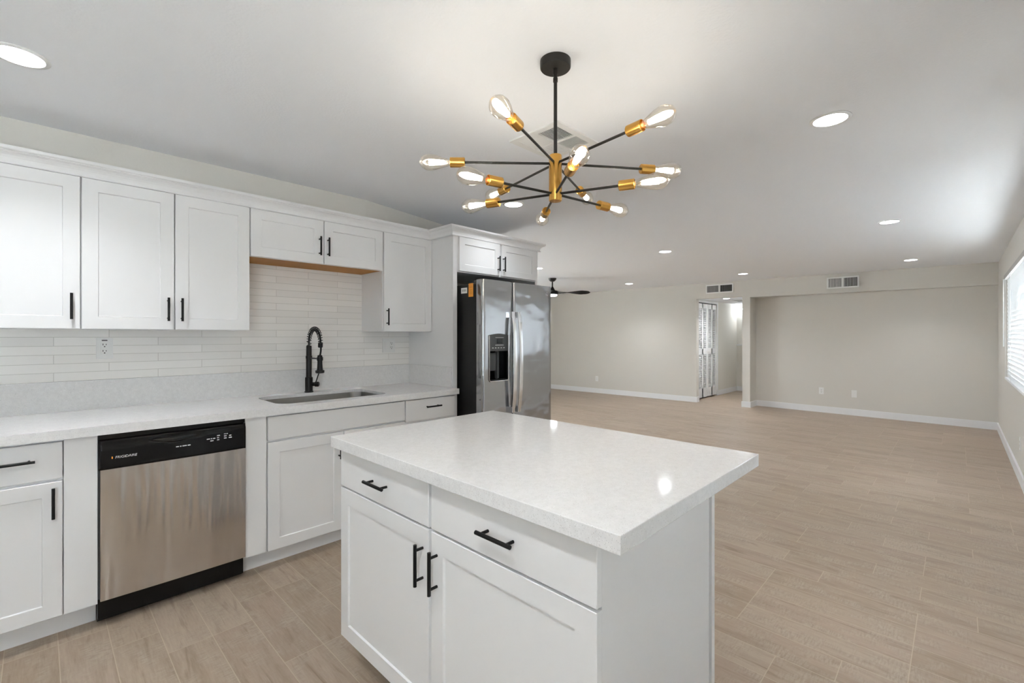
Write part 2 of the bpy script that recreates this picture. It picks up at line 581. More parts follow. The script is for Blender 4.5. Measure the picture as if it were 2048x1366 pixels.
# baseboards
BH, BT = 0.108, 0.014
def base_seg(bm, p, q, flip=1):
    p, q = Vector(p), Vector(q)
    d = (q - p).normalized(); n = Vector((d.y, -d.x)) * flip * BT
    prism(bm, [p, q, q + n, p + n], 0, BH - 0.004)
    n2 = n * 0.6
    prism(bm, [p, q, q + n2, p + n2], BH - 0.004, BH)
bm = BM(); base_seg(bm, far_l[0], (9.215, 3.77), 1); base_seg(bm, (9.201, 3.77), (9.33, 3.77), -1 * -1)
struct('baseboard_left', bm, 'trim')
bm = BM()
base_seg(bm, (9.215, 2.905 + BT), (9.22, 2.772 - BT), 1)
base_seg(bm, (9.22, 2.772), (9.585, 2.772), 1)
base_seg(bm, (9.335, 2.905), (9.215, 2.905), 1)
struct('baseboard_pier', bm, 'trim')
bm = BM(); base_seg(bm, (9.585, 2.772), (9.455, YR), 1)
struct('baseboard_far', bm, 'trim')
bm = BM(); base_seg(bm, (2.5, YR), (9.455, YR), -1)
struct('baseboard_right', bm, 'trim')
bm = BM(); base_seg(bm, (10.66, 3.88), (HX1, 3.88), 1); base_seg(bm, (HX1, 3.88), (HX1, 2.86), 1)
struct('baseboard_hall', bm, 'trim')

# unseen gravel yard, made pale to bounce sunlight through the windows onto the ceiling
struct('ground', prism(BM(), [(-9, -9), (19, -9), (19, 15), (-9, 15)], -0.30, -0.13), 'bounce_yard')

# windows: frame + glass
def window(name, horizontal, plane, lo, hi, z0, z1, mullions=1, ft=0.05):
    bm = BM()
    def bx(p, q, a, b):
        if horizontal: box(bm, p, q, plane - 0.03, plane + 0.03, a, b)
        else: box(bm, plane - 0.03, plane + 0.03, p, q, a, b)
    bx(lo, hi, z0, z0 + ft); bx(lo, hi, z1 - ft, z1)
    bx(lo, lo + ft, z0 + ft, z1 - ft); bx(hi - ft, hi, z0 + ft, z1 - ft)
    for i in range(mullions):
        c = lo + (hi - lo) * (i + 1) / (mullions + 1)
        bx(c - ft / 2, c + ft / 2, z0 + ft, z1 - ft)
    f = struct(name, bm, 'trim')
    g = BM()
    if horizontal: box(g, lo + ft, hi - ft, plane - 0.003, plane + 0.003, z0 + ft, z1 - ft)
    else: box(g, plane - 0.003, plane + 0.003, lo + ft, hi - ft, z0 + ft, z1 - ft)
    obj('pane', g, 'pane', f)
    return f
window('window_1', True, YR - 0.09, *W1)
window('window_2', True, YR - 0.09, *W2)
window('added_window_3', True, YR - 0.09, *W5)
window('added_window_4', True, YL + 0.07, *W4, mullions=2)

# louvred bifold closet door in the hallway
door = struct('door_1', box(BM(), 9.55, 10.61, 3.965, 3.985, 0.0, 2.06), 'trim', label='white louvred bifold closet door in the hallway')  # back slab behind the leaves, extended to stop daylight leaking through
pw = (10.595 - 9.565) / 2
for i in range(2):
    x0 = 9.565 + i * pw; x1 = x0 + pw - 0.006
    bm = BM(); st = 0.055; y0, y1 = 3.885, 3.918
    mid = (x0 + x1) / 2
    for a, b in ((x0, x0 + st), (x1 - st, x1), (mid - st / 2, mid + st / 2)): box(bm, a, b, y0, y1, 0.03, 2.02)
    for za, zb in ((0.03, 0.22), (0.94, 1.06), (1.92, 2.02)): box(bm, x0 + st, x1 - st, y0, y1, za, zb)
    for s0, s1 in ((x0 + st, mid - st / 2), (mid + st / 2, x1 - st)):
        for za, zb, n in ((0.22, 0.94, 18), (1.06, 1.92, 22)):
            for k in range(n):
                zc = za + (k + 0.5) * (zb - za) / n
                v = [bm.verts.new(p) for p in ((s0, y0 + .004, zc - .014), (s1, y0 + .004, zc - .014), (s1, y1 - .004, zc + .010), (s0, y1 - .004, zc + .010),
                                              (s0, y0 + .004, zc - .008), (s1, y0 + .004, zc - .008), (s1, y1 - .004, zc + .016), (s0, y1 - .004, zc + .016))]
                for f in ((3,2,1,0),(4,5,6,7),(0,1,5,4),(1,2,6,5),(2,3,7,6),(3,0,4,7)): bm.faces.new([v[q] for q in f])
    pn = obj('leaf', bm, 'trim', door)
    kb = BM(); lathe(kb, [(0, .008), (.012, .008), (.016, .016), (.026, .016), (.032, .008)], ((x1 - .028) if i == 0 else (x0 + .028), y0, 1.0), (0, -1, 0), 14)
    obj('knob', kb, 'white', pn, smooth=True)
obj('track', box(BM(), 9.57, 10.59, 3.89, 3.93, 2.022, 2.044), 'black', door)
bm = BM(); box(bm, 10.6, 10.655, 3.868, 3.88, 0, 2.09); box(bm, 9.5, 10.6, 3.868, 3.88, 2.045, 2.09)
struct('trim_2', bm, 'trim', label='white casing around the closet door')

# ================================================================ BASE CABINETS
YF = 2.825             # face frame front of base cabinets
YD = 2.805             # door faces
TOE = 0.105
def base_body(name_parent, x0, x1, zt=0.882):
    bm = BM()
    box(bm, x0, x1, YF, YW + 0.006, TOE, zt)
    box(bm, x0, x1, YF + 0.072, YF + 0.09, 0, TOE)
    return obj('body', bm, 'cab', name_parent, bevel=0.001)
T = TK(YD)
ZDR0, ZDR1, ZDT = 0.724, 0.870, 0.711

def base_panel(kind, parent, u0, u1, v0, v1, pull=None):
    d = obj(kind, shaker(BM(), T, u0, u1, v0, v1, rail=0.061 if kind == 'door' else 0), 'cab', parent)
    if pull: bar_pull(T, pull[0], pull[1], pull[2], d)
    return d

c = thing('base_cabinet', 'white base cabinet left of the dishwasher, one drawer over a door', 'cabinet', (-0.1, 3.1, 0))
base_body(c, -0.232, 0.187)
base_panel('drawer', c, -0.224, 0.073, ZDR0 - .012, ZDR1, (-0.076, 0.802, False))
base_panel('door', c, -0.224, 0.073, 0.112, 0.699, (0.044, 0.612, True))
obj('filler_strip', box(BM(), 0.077, 0.187, YD, YF, 0.112, 0.882), 'cab', c, bevel=0.001)

c = thing('base_cabinet', 'white sink base cabinet with a plain false front over two doors', 'cabinet', (1.3, 3.1, 0))
bm = BM()
XS0, XS1 = 0.791, 1.809
box(bm, XS0, XS1, YF, YF + .02, TOE, 0.882); box(bm, XS0, XS0 + .018, YF + .02, YW, TOE, 0.882); box(bm, XS1 - .018, XS1, YF + .02, YW, TOE, 0.882)
box(bm, XS0 + .018, XS1 - .018, YW - .012, YW, TOE, 0.882); box(bm, XS0 + .018, XS1 - .018, YF + .02, YW - .012, TOE, TOE + .018)
box(bm, XS0, XS1, YF + 0.072, YF + 0.09, 0, TOE)
obj('body', bm, 'cab', c)
obj('filler_strip', box(BM(), 0.791, 0.898, YD + .002, YF, 0.11, 0.882), 'cab', c, bevel=0.001)
base_panel('false_front', c, 0.906, 1.805, ZDR0 + .012, ZDR1)
base_panel('door', c, 0.906, 1.352, 0.107, ZDT + .013, (1.321, 0.625, True))
base_panel('door', c, 1.358, 1.805, 0.107, ZDT + .013, (1.389, 0.625, True))

c = thing('base_cabinet', 'narrow white base cabinet at the fridge end, drawer over a door', 'cabinet', (2.04, 3.1, 0))
base_body(c, 1.809, 2.262)
base_panel('drawer', c, 1.813, 2.254, ZDR0 - .006, ZDR1, (2.04, 0.812, False))
base_panel('door', c, 1.813, 2.254, 0.107, 0.70, (1.846, 0.61, True))

# ================================================================ DISHWASHER
dw = thing('dishwasher', 'stainless steel dishwasher with a black control panel', 'dishwasher', (0.49, 3.1, 0))
X0, X1 = 0.1895, 0.7885
bm = BM(); box(bm, X0, X1, YF + .012, YW - .03, 0.02, 0.875)
obj('tub', bm, 'plastic', dw)
def bowed(bm, x0, x1, z0, z1, yf, yb, bow, n=10):
    """front panel slightly bowed along X"""
    rows = []
    for i in range(n + 1):
        t = i / n; x = x0 + (x1 - x0) * t
        y = yf - bow * (1 - (2 * t - 1) ** 2)
        rows.append([bm.verts.new(p) for p in ((x, y, z0), (x, y, z1), (x, yb, z1), (x, yb, z0))])
    for a, b in zip(rows, rows[1:]):
        for k in range(4):
            j = (k + 1) % 4
            bm.faces.new((a[k], b[k], b[j], a[j]))
    bm.faces.new(rows[0]); bm.faces.new(list(reversed(rows[-1])))
    return bm
obj('door_panel', bowed(BM(), X0 + .006, X1, 0.122, 0.719, 2.795, 2.83, 0.004), 'steel', dw, smooth=True, bevel=0.002)
# control panel with a scooped grip
bm = BM()
nx, nz = 48, 14
def cp_y(x, z):
    t = (x - X0) / (X1 - X0)
    y = 2.787 + 0.006 * (2 * t - 1) ** 2
    zt = 0.852
    # swoosh line across the panel and a grip pocket below the top edge
    line = 0.822 - 0.012 * math.sin(PI * min(1, max(0, t))) + 0.018 * t
    if z > line: y += 0.006
    if 0.30 < t < 0.66:
        s = math.sin(PI * (t - 0.30) / 0.36)
        if z > 0.838 - 0.026 * s: y += 0.012 * s
    return y
grid = [[bm.verts.new((X0 + (X1 - X0) * i / nx, cp_y(X0 + (X1 - X0) * i / nx, 0.719 + 0.134 * j / nz), 0.719 + 0.134 * j / nz)) for j in range(nz + 1)] for i in range(nx + 1)]
for i in range(nx):
    for j in range(nz):
        bm.faces.new((grid[i][j], grid[i+1][j], grid[i+1][j+1], grid[i][j+1]))
bl = [[bm.verts.new((X0 + (X1 - X0) * i / nx, 2.83, z)) for z in (0.719, 0.853)] for i in range(nx + 1)]
for i in range(nx):
    bm.faces.new((grid[i][nz], grid[i+1][nz], bl[i+1][1], bl[i][1]))
    bm.faces.new((grid[i][0], bl[i][0], bl[i+1][0], grid[i+1][0]))
    bm.faces.new((bl[i][0], bl[i][1], bl[i+1][1], bl[i+1][0]))
for i in (0, nx):
    bm.faces.new(grid[i] + [bl[i][1], bl[i][0]])
cp = obj('control_panel', bm, 'plastic', dw)
for p in cp.data.polygons: p.use_smooth = True
# scoop lip
bm = BM()
tube(bm, [(X0 + (X1 - X0) * (0.30 + 0.36 * k / 16), 2.7885 + 0.006 * (2 * (0.30 + 0.36 * k / 16) - 1) ** 2, 0.832 - 0.020 * math.sin(PI * k / 16)) for k in range(17)], [0.001 + 0.0035 * math.sin(PI * k / 16) for k in range(17)], 8)
obj('grip_lip', bm, 'plastic', cp, smooth=True)
obj('top_rail', box(BM(), X0, X1, 2.812, 2.835, 0.856, 0.879), 'plastic', dw)
obj('kick_plate', box(BM(), X0 - .001, X1 + .001, 2.868, 2.885, 0.004, 0.122), 'plastic', dw)
obj('side_gasket', box(BM(), X0 - .0015, X0 + .005, 2.806, 2.86, 0.13, 0.852), 'dplastic', dw)
for sx in (X0 + .035, X1 - .03):
    obj('screw', lathe(BM(), [(0, .006), (.003, .006), (.005, .003)], (sx, 2.868, 0.072), (0, -1, 0), 12), 'chrome', dw, smooth=True)

def text_mesh(body, size, loc, rot, m, parent, name='lettering', shear=0.0):
    cu = bpy.data.curves.new('txt', 'FONT')
    cu.body = body; cu.size = size; cu.extrude = 0.0004; cu.shear = shear
    to = bpy.data.objects.new('txt', cu)
    COL.objects.link(to)
    dg = bpy.context.evaluated_depsgraph_get()
    me = bpy.data.meshes.new_from_object(to.evaluated_get(dg))
    bpy.data.objects.remove(to, do_unlink=True)
    mt = Matrix.Translation(Vector(loc) - WL[parent.name]) @ rot.to_4x4()
    me.transform(mt)
    me.materials.clear(); me.materials.append(M[m])
    o = bpy.data.objects.new(name, me)
    COL.objects.link(o); o.parent = parent
    WL[o.name] = WL[parent.name].copy()
    return o
RK = Matrix.Rotation(PI / 2, 3, 'X')                       # text facing -Y
text_mesh('FRIGIDAIRE', 0.0155, (0.246, 2.7885, 0.7655), RK, 'ltext', cp, shear=0.15)
bm = BM(); box(bm, 0.234, 0.238, 2.7883, 2.79, 0.766, 0.776)
obj('status_light', bm, 'orange', cp)
def marks(x0, z0, rows):                                    # rows of tiny unreadable legends
    bm = BM()
    for r_, row in enumerate(rows):
        x = x0
        for wd in row:
            if wd > 0: box(bm, x, x + wd, 2.786, 2.792, z0 - r_ * 0.011, z0 - r_ * 0.011 + 0.0042)
            x += abs(wd) + 0.004
    return obj('lettering', bm, 'ltext', cp)
marks(0.476, 0.778, [(.012, .006, .018, .012)])
marks(0.606, 0.794, [(.014, .006, .010), (-.012, .014)])
marks(0.652, 0.806, [(.013,), (.009,), (.010,)])
marks(0.684, 0.810, [(.003, .003, .003), (.012, -.004, .010), (.012, -.002, .014)])

# ================================================================ WORKTOP, SINK, FAUCET
YCF = 2.777
ct = thing('countertop', 'long white speckled quartz worktop along the kitchen wall', 'countertop', (1.0, 3.1, 0.882))
def rrect(x0, x1, y0, y1, r, n=8):
    pts = []
    for cx_, cy_, a0 in ((x1 - r, y1 - r, 0), (x0 + r, y1 - r, 90), (x0 + r, y0 + r, 180), (x1 - r, y0 + r, 270)):
        for i in range(n + 1):
            a = math.radians(a0 + 90 * i / n)
            pts.append((cx_ + r * math.cos(a), cy_ + r * math.sin(a)))
    return pts
SK = (0.995, 1.735, 2.885, 3.325)
def slab_with_hole(outer, inner, z0, z1):
    bm = BM()
    es = []
    for loop in (outer, inner):
        vs = [bm.verts.new((x, y, z1)) for x, y in loop]
        for i in range(len(vs)): es.append(bm.edges.new((vs[i], vs[(i + 1) % len(vs)])))
    r = bmesh.ops.triangle_fill(bm, use_beauty=True, use_dissolve=False, edges=es)
    fs = [f for f in r['geom'] if isinstance(f, bmesh.types.BMFace)]
    ex = bmesh.ops.extrude_face_region(bm, geom=bm.faces[:])
    vs = [v for v in ex['geom'] if isinstance(v, bmesh.types.BMVert)]
    bmesh.ops.translate(bm, vec=(0, 0, z0 - z1), verts=vs)
    return bm
outer = [(-0.9, YCF), (2.275, YCF), (2.275, 2.848), (2.262, 2.848), (2.262, 3.445), (-0.9, 3.445)]
obj('slab', slab_with_hole(outer, rrect(*SK, 0.085), 0.9035, ZC), 'quartz', ct)
bm = BM(); box(bm, -0.9, 2.275, YCF, YCF + .022, 0.882, 0.9033); box(bm, 2.253, 2.275, YCF + .022, 2.848, 0.882, 0.9033)
obj('apron', bm, 'quartz', ct)
obj('backsplash_lip', box(BM(), -0.9, 2.26, 3.4435, YW + .0005, ZC - .04, 1.0855), 'quartz', ct)
obj('side_lip', box(BM(), 2.259, 2.2705, 2.862, 3.4435, ZC + .0004, 1.0855), 'quartz', ct, bevel=.001)

sk = thing('sink', 'stainless steel undermount sink set into the worktop', 'sink', (1.365, 3.1, 0.70))
bm = BM()
def loop3(x0, x1, y0, y1, r, z): return [bm.verts.new((x, y, z)) for x, y in rrect(x0, x1, y0, y1, r)]
e = 0.012
L = [loop3(SK[0] - .022, SK[1] + .022, SK[2] - .022, SK[3] + .022, .10, 0.903),
     loop3(SK[0] - .004, SK[1] + .004, SK[2] - .004, SK[3] + .004, .089, 0.903),
     loop3(SK[0] + .002, SK[1] - .002, SK[2] + .002, SK[3] - .002, .085, 0.885),
     loop3(SK[0] + .010, SK[1] - .010, SK[2] + .010, SK[3] - .010, .080, 0.72),
     loop3(SK[0] + .030, SK[1] - .030, SK[2] + .030, SK[3] - .030, .070, 0.694),
     loop3(SK[0] + .09, SK[1] - .09, SK[2] + .09, SK[3] - .09, .05, 0.688)]
for a, b in zip(L, L[1:]):
    for i in range(len(a)):
        j = (i + 1) % len(a)
        bm.faces.new((a[i], a[j], b[j], b[i]))
bm.faces.new(L[-1])
so = obj('basin', bm, 'sinksteel', sk, smooth=True)
obj('drain', lathe(BM(), [(0, .045), (.004, .045), (.006, .038), (.002, .03), (.002, .004)], (1.365, 3.12, 0.689), (0, 0, 1), 24), 'chrome', sk, smooth=True)

fa = thing('faucet', 'matte black spring neck kitchen faucet behind the sink', 'faucet', (1.365, 3.375, ZC))
FX, FY = 1.365, 3.375
obj('base', lathe(BM(), [(0, .030), (.008, .030), (.010, .026), (.106, .026), (.112, .0205)], (FX, FY, ZC), (0, 0, 1), 28), 'faucet', fa, smooth=True)
obj('column', lathe(BM(), [(0, .0195), (.135, .0195), (.137, .0215), (.155, .0215), (.157, .0185), (.225, .0185), (.23, .015)], (FX, FY, ZC + .108), (0, 0, 1), 24), 'faucet', fa, smooth=True)
# hose path
hp = []
zt = 1.25
R = 0.098
for k in range(5): hp.append((FX, FY, 1.20 + k * 0.0225))
for k in range(1, 25):
    a = PI - (PI * 1.02) * k / 24
    hp.append((FX, FY - R - R * math.cos(a), 1.29 + 0.092 * math.sin(a)))
arc_end = len(hp)
ye = hp[-1][1]; ze = hp[-1][2]
for k in range(1, 9):
    t = k / 8
    hp.append((FX, ye - 0.014 * math.sin(PI * t * .9) + 0.014 * t, ze + (1.19 - ze) * t))
obj('hose', tube(BM(), hp, 0.0062, 10), 'faucet', fa, smooth=True)
# coil
bm = BM()
cp_pts = hp[2:arc_end]
def path_at(t):
    f = t * (len(cp_pts) - 1); i = min(int(f), len(cp_pts) - 2); u = f - i
    return Vector(cp_pts[i]).lerp(Vector(cp_pts[i + 1]), u), (Vector(cp_pts[i + 1]) - Vector(cp_pts[i])).normalized()
turns, per = 18, 14
cpts = []
for k in range(turns * per + 1):
    p, d = path_at(k / (turns * per))
    a = 2 * PI * k / per
    side = Vector((1, 0, 0)); nn = d.cross(side).normalized()
    cpts.append(p + (side * math.cos(a) + nn * math.sin(a)) * 0.0145)
obj('spring', tube(bm, cpts, 0.0026, 6), 'faucet', fa, smooth=True)
obj('collar', lathe(BM(), [(0, .012), (.002, .016), (.03, .016), (.034, .012)], hp[arc_end - 1], (0, 0.1, -1), 16), 'faucet', fa, smooth=True)
SY = hp[-1][1]
obj('spray_head', lathe(BM(), [(0, .012), (.004, .0165), (.055, .0165), (.095, .019), (.104, .021), (.106, .030), (.122, .030), (.126, .024)], (FX, SY, 1.198), (0, 0, -1), 24), 'faucet', fa, smooth=True)
bm = BM(); rod(bm, (FX, FY - .015, 1.172), (FX, SY + .012, 1.172), .0055); lathe(bm, [(-.012, .0205), (.012, .0205)], (FX, SY, 1.172), (0, 0, 1), 20)
obj('holder_arm', bm, 'faucet', fa, smooth=True)
bm = BM(); lathe(bm, [(0, .014), (.026, .014), (.028, .0185), (.050, .0185), (.054, .014)], (FX + .012, FY - .012, ZC + .058), (0.75, -0.66, 0), 18)
obj('valve', bm, 'faucet', fa, smooth=True)
bm = BM(); rod(bm, (FX + .035, FY - .034, ZC + .07), (FX + .052, FY - .06, ZC + .155), .0042, 10)
obj('lever', bm, 'faucet', fa, smooth=True)

# ================================================================ WALL CABINETS
YUF, YUD = 3.145, 3.125
TU = TK(YUD)
def upper(label, x0, x1, z0, doors, wood=False):
    c = thing('wall_cabinet', label, 'cabinet', ((x0 + x1) / 2, 3.3, z0))
    bm = BM()
    if wood:
        box(bm, x0, x1, YUF, YUF + .018, z0, 2.141); box(bm, x0, x1, YUF + .018, YW, z0 + .012, 2.141)
    else:
        box(bm, x0, x1, YUF, YW, z0, 2.141)
    obj('body', bm, 'cab', c, bevel=0.001)
    if wood:
        o = obj('bottom_panel', box(BM(), x0 + .002, x1 - .002, YUF + .018, YW, z0 + .001, z0 + .012), 'wood', c)
        o['label'] = 'unpainted orange wood underside'
    for (u0, u1, hx, hz) in doors:
        d = obj('door', shaker(BM(), TU, u0, u1, z0 + .001, 2.121), 'cab', c)
        bar_pull(TU, hx, hz, True, d, length=0.128)
    return c
ZU = 1.366
upper('white wall cabinet at the left edge of the picture, single door', -0.316, 0.1465, ZU, [(-0.31, 0.1435, 0.112, 1.477)])
upper('white two door wall cabinet above the dishwasher', 0.1465, 0.9065, ZU, [(0.1495, 0.5255, 0.4965, 1.477), (0.5305, 0.9035, 0.5585, 1.477)])
upper('short white wall cabinet above the sink with orange wood underside', 0.9065, 1.822, 1.826, [(0.911, 1.3635, 1.334, 1.943), (1.3705, 1.817, 1.3915, 1.943)], wood=True)
upper('narrow single door white wall cabinet beside the fridge panel', 1.822, 2.2695, ZU, [(1.828, 2.2665, 1.85, 1.477)])

# fridge surround with the cabinet above
YFF, YFD = 2.85, 2.83
XP0, XP1 = 2.2705, 3.285
c = thing('refrigerator_cabinet', 'tall white cabinet surround over the refrigerator with two small doors', 'cabinet', (2.78, 3.1, 0))
bm = BM(); box(bm, XP0, XP0 + .018, YFF + .02, YW, 0, 2.141); box(bm, XP0, XP0 + .042, YFF, YFF + .02, 0, 2.141)
obj('side_panel', bm, 'cab', c, bevel=0.001)
bm = BM(); box(bm, XP1 - .018, XP1, YFF + .02, YW + .006, 0, 2.141); box(bm, XP1 - .038, XP1, YFF, YFF + .02, 0, 2.141)
obj('side_panel', bm, 'cab', c, bevel=0.001)
obj('body', box(BM(), XP0 + .042, XP1 - .038, YFF, YW, 1.84, 2.141), 'cab', c)
TF = TK(YFD)
for (u0, u1, hx) in ((2.322, 2.768, 2.742), (2.792, 3.24, 2.806)):
    d = obj('door', shaker(BM(), TF, u0, u1, 1.849, 2.121, rail=.055), 'cab', c)
    bar_pull(TF, hx, 1.95, True, d, length=0.128)

# crown moulding along the whole run
prof = [(0.002, 2.123), (0.021, 2.123), (0.022, 2.128), (0.021, 2.133), (0.017, 2.135), (0.017, 2.142), (0.019, 2.152), (0.025, 2.162), (0.034, 2.170), (0.045, 2.175), (0.047, 2.177), (0.047, 2.180), (0.053, 2.181), (0.056, 2.185), (0.056, 2.198), (0.002, 2.198)]
o = obj('crown_molding', sweep(BM(), prof, [(-0.316, YUF), (XP0, YUF), (XP0, YFF), (XP1, YFF), (XP1, YW)]), 'cab', loc=(1.5, 3.1, 2.124))
tag(o, 'white crown molding along the tops of the wall cabinets', 'molding')

# ================================================================ REFRIGERATOR
rf = thing('refrigerator', 'stainless steel side by side refrigerator with an ice dispenser', 'refrigerator', (2.75, 2.95, 0))
FX0, FX1, FS = 2.338, 3.162, 2.672
YDF = 2.575
bm = BM(); box(bm, FX0 + .006, FX1 - .006, 2.655, 3.40, 0.02, 1.735)
obj('body', bm, 'dkgrey', rf, bevel=.004)
obj('hinge_cover', box(BM(), FX0 + .02, FX1 - .02, 2.62, 2.70, 1.735, 1.762), 'dplastic', rf)
obj('toe_grille', box(BM(), FX0 + .01, FX1 - .01, 2.63, 2.66, 0.02, 0.085), 'plastic', rf)
def fr_door(x0, x1, recess=None):
    """rounded door with gently bowed front; optional rectangular cut-out (u0,u1,z0,z1)"""
    bm = BM()
    z0, z1 = 0.095, 1.765
    xs = [0, .004, .012, .024] ; w_ = x1 - x0
    us = sorted(set([x0 + a for a in xs] + [x1 - a for a in xs] + [x0 + w_ * k / 10 for k in range(1, 10)] + ([recess[0], recess[1]] if recess else [])))
    zs = sorted(set([z0, z1] + ([recess[2], recess[3]] if recess else []) + [z0 + (z1 - z0) * k / 8 for k in range(1, 8)]))
    def yf(x):
        d = min(x - x0, x1 - x)
        r = 0.024
        y = YDF
        if d < r: y += r - math.sqrt(max(0, r * r - (r - d) ** 2))
        return y - 0.004 * (1 - ((x - (x0 + x1) / 2) / (w_ / 2)) ** 2)
    G = [[bm.verts.new((x, yf(x), z)) for z in zs] for x in us]
    for i in range(len(us) - 1):
        for j in range(len(zs) - 1):
            cx_, cz_ = (us[i] + us[i+1]) / 2, (zs[j] + zs[j+1]) / 2
            if recess and recess[0] < cx_ < recess[1] and recess[2] < cz_ < recess[3]: continue
            bm.faces.new((G[i][j], G[i+1][j], G[i+1][j+1], G[i][j+1]))
    yb = 2.648
    B = [[bm.verts.new((x, yb, z)) for z in (z0, z1)] for x in us]
    for i in range(len(us) - 1):
        bm.faces.new((G[i][0], B[i][0], B[i+1][0], G[i+1][0]))
        bm.faces.new((G[i][-1], G[i+1][-1], B[i+1][1], B[i][1]))
        bm.faces.new((B[i][0], B[i][1], B[i+1][1], B[i+1][0]))
    bm.faces.new(G[0] + [B[0][1], B[0][0]]); bm.faces.new(G[-1] + [B[-1][1], B[-1][0]])
    if recess:
        u0, u1, a, b = recess
        ring = [(u0, a), (u1, a), (u1, b), (u0, b)]
        f = [bm.verts.new((u, yf(u), z)) for u, z in ring]
        k = [bm.verts.new((u, yb, z)) for u, z in ring]
        for i in range(4):
            j = (i + 1) % 4
            bm.faces.new((f[i], f[j], k[j], k[i]))
    return bm
DU0, DU1, DZ0, DZ1 = 2.402, 2.603, 0.985, 1.335
fd = obj('freezer_door', fr_door(FX0, FS - .004, (DU0, DU1, DZ0, DZ1)), 'fsteel', rf, smooth=True)
gd = obj('fridge_door', fr_door(FS + .004, FX1), 'fsteel', rf, smooth=True)
# dispenser
bm = BM()
box(bm, DU0, DU1, 2.635, 2.642, DZ0, DZ1)
box(bm, DU0, DU0 + .006, 2.574, 2.635, DZ0, DZ1); box(bm, DU1 - .006, DU1, 2.574, 2.635, DZ0, DZ1)
box(bm, DU0 + .006, DU1 - .006, 2.572, 2.635, DZ0, DZ0 + .012)
ds = obj('dispenser', bm, 'plastic', rf)
bm = BM()
n = 12
fp, bp_ = [], []
for k in range(n + 1):
    x = DU0 + (DU1 - DU0) * k / n
    zt_ = 1.338 + 0.012 * math.sin(PI * k / n)
    fp.append((x, zt_))
v = [bm.verts.new((x, 2.566, z)) for x, z in fp]; v2 = [bm.verts.new((x, 2.566 + .004, 1.214)) for x, z in fp]
b1 = [bm.verts.new((x, 2.6, z)) for x, z in fp]; b2 = [bm.verts.new((x, 2.6, 1.214)) for x, z in fp]
for k in range(n):
    bm.faces.new((v[k], v2[k], v2[k+1], v[k+1])); bm.faces.new((b1[k], b1[k+1], b2[k+1], b2[k]))
    bm.faces.new((v[k], v[k+1], b1[k+1], b1[k])); bm.faces.new((v2[k], b2[k], b2[k+1], v2[k+1]))
bm.faces.new((v[0], b1[0], b2[0], v2[0])); bm.faces.new((v[-1], v2[-1], b2[-1], b1[-1]))
obj('control_face', bm, 'dplastic', ds)
obj('screen', box(BM(), 2.478, 2.535, 2.5645, 2.57, 1.272, 1.308), 'plastic', ds)
obj('screen_line', box(BM(), 2.462, 2.551, 2.5655, 2.569, 1.258, 1.262), 'ltext', ds)
obj('screen_line', box(BM(), 2.462, 2.551, 2.5655, 2.569, 1.318, 1.321), 'ltext', ds)
bm = BM()
for k in range(5): box(bm, 2.43 + k * .03, 2.442 + k * .03, 2.566, 2.571, 1.236, 1.242)
obj('lettering', bm, 'ltext', ds)
bm = BM(); box(bm, 2.43, 2.50, 2.60, 2.612, 1.06, 1.20); box(bm, 2.505, 2.53, 2.595, 2.62, 1.0, 1.21)
obj('paddle', bm, 'dplastic', ds, bevel=.004)
bm = BM()
tube(bm, [(DU0 - .003, 2.568, DZ1), (DU0 - .003, 2.568, DZ0 + .01), (DU0 + .006, 2.568, DZ0 - .004), (DU1 - .006, 2.568, DZ0 - .004), (DU1 + .003, 2.568, DZ0 + .012), (DU1 + .003, 2.568, DZ1)], .004, 8)
obj('trim_rim', bm, 'chrome', ds, smooth=True)
# handles
def fr_handle(x, parent, top, bot):
    pts = []
    for k in range(15):
        t = k / 14
        pts.append((x, 2.545 - 0.032 * math.sin(PI * t) ** 0.6, top + (bot - top) * t))
    bm = BM()
    rows = []
    for p in pts:
        hw = 0.0165
        rows.append([bm.verts.new(q) for q in ((p[0] - hw, p[1] + .006, p[2]), (p[0] - hw * .6, p[1] - .005, p[2]), (p[0] + hw * .6, p[1] - .005, p[2]), (p[0] + hw, p[1] + .006, p[2]), (p[0] + hw * .6, p[1] + .016, p[2]), (p[0] - hw * .6, p[1] + .016, p[2]))])
    for a, b in zip(rows, rows[1:]):
        for k in range(6):
            j = (k + 1) % 6
            bm.faces.new((a[k], a[j], b[j], b[k]))
    bm.faces.new(rows[0]); bm.faces.new(list(reversed(rows[-1])))
    for z in (top, bot):
        s = -1 if z == top else 1
        box(bm, x - .0165, x + .0165, 2.54, 2.578, z + (0.045 if s > 0 else -0.045), z)
    return obj('handle', bm, 'chrome', parent, smooth=True, bevel=.0015)
fr_handle(FS - .034, fd, 1.525, 0.72)
fr_handle(FS + .034, gd, 1.525, 0.72)
# round emblem near the top corner
bm = BM(); lathe(bm, [(0, .017), (.002, .017), (.003, .015)], (3.09, YDF - .001, 1.695), (0, -1, 0), 24)
em = obj('emblem', bm, 'chrome', gd, smooth=True)
bm = BM()
tube(bm, [(3.09 + .012 * math.cos(2*PI*k/20), YDF - .0045, 1.695 + .012 * math.sin(2*PI*k/20)) for k in range(21)], .0011, 6)
tube(bm, [(3.083, YDF - .0045, 1.699), (3.087, YDF - .0045, 1.702), (3.089, YDF - .0045, 1.695), (3.086, YDF - .0045, 1.689), (3.091, YDF - .0045, 1.688), (3.094, YDF - .0045, 1.697), (3.097, YDF - .0045, 1.701)], .0009, 6)
obj('emblem_ring', bm, 'dplastic', gd, smooth=True)
bm = BM(); box(bm, FX0 + .0052, FX0 + .0062, 2.764, 2.838, 1.668, 1.712)
lb = obj('sticker', bm, 'paper', rf); lb['label'] = 'white paper sticker'
bm = BM()
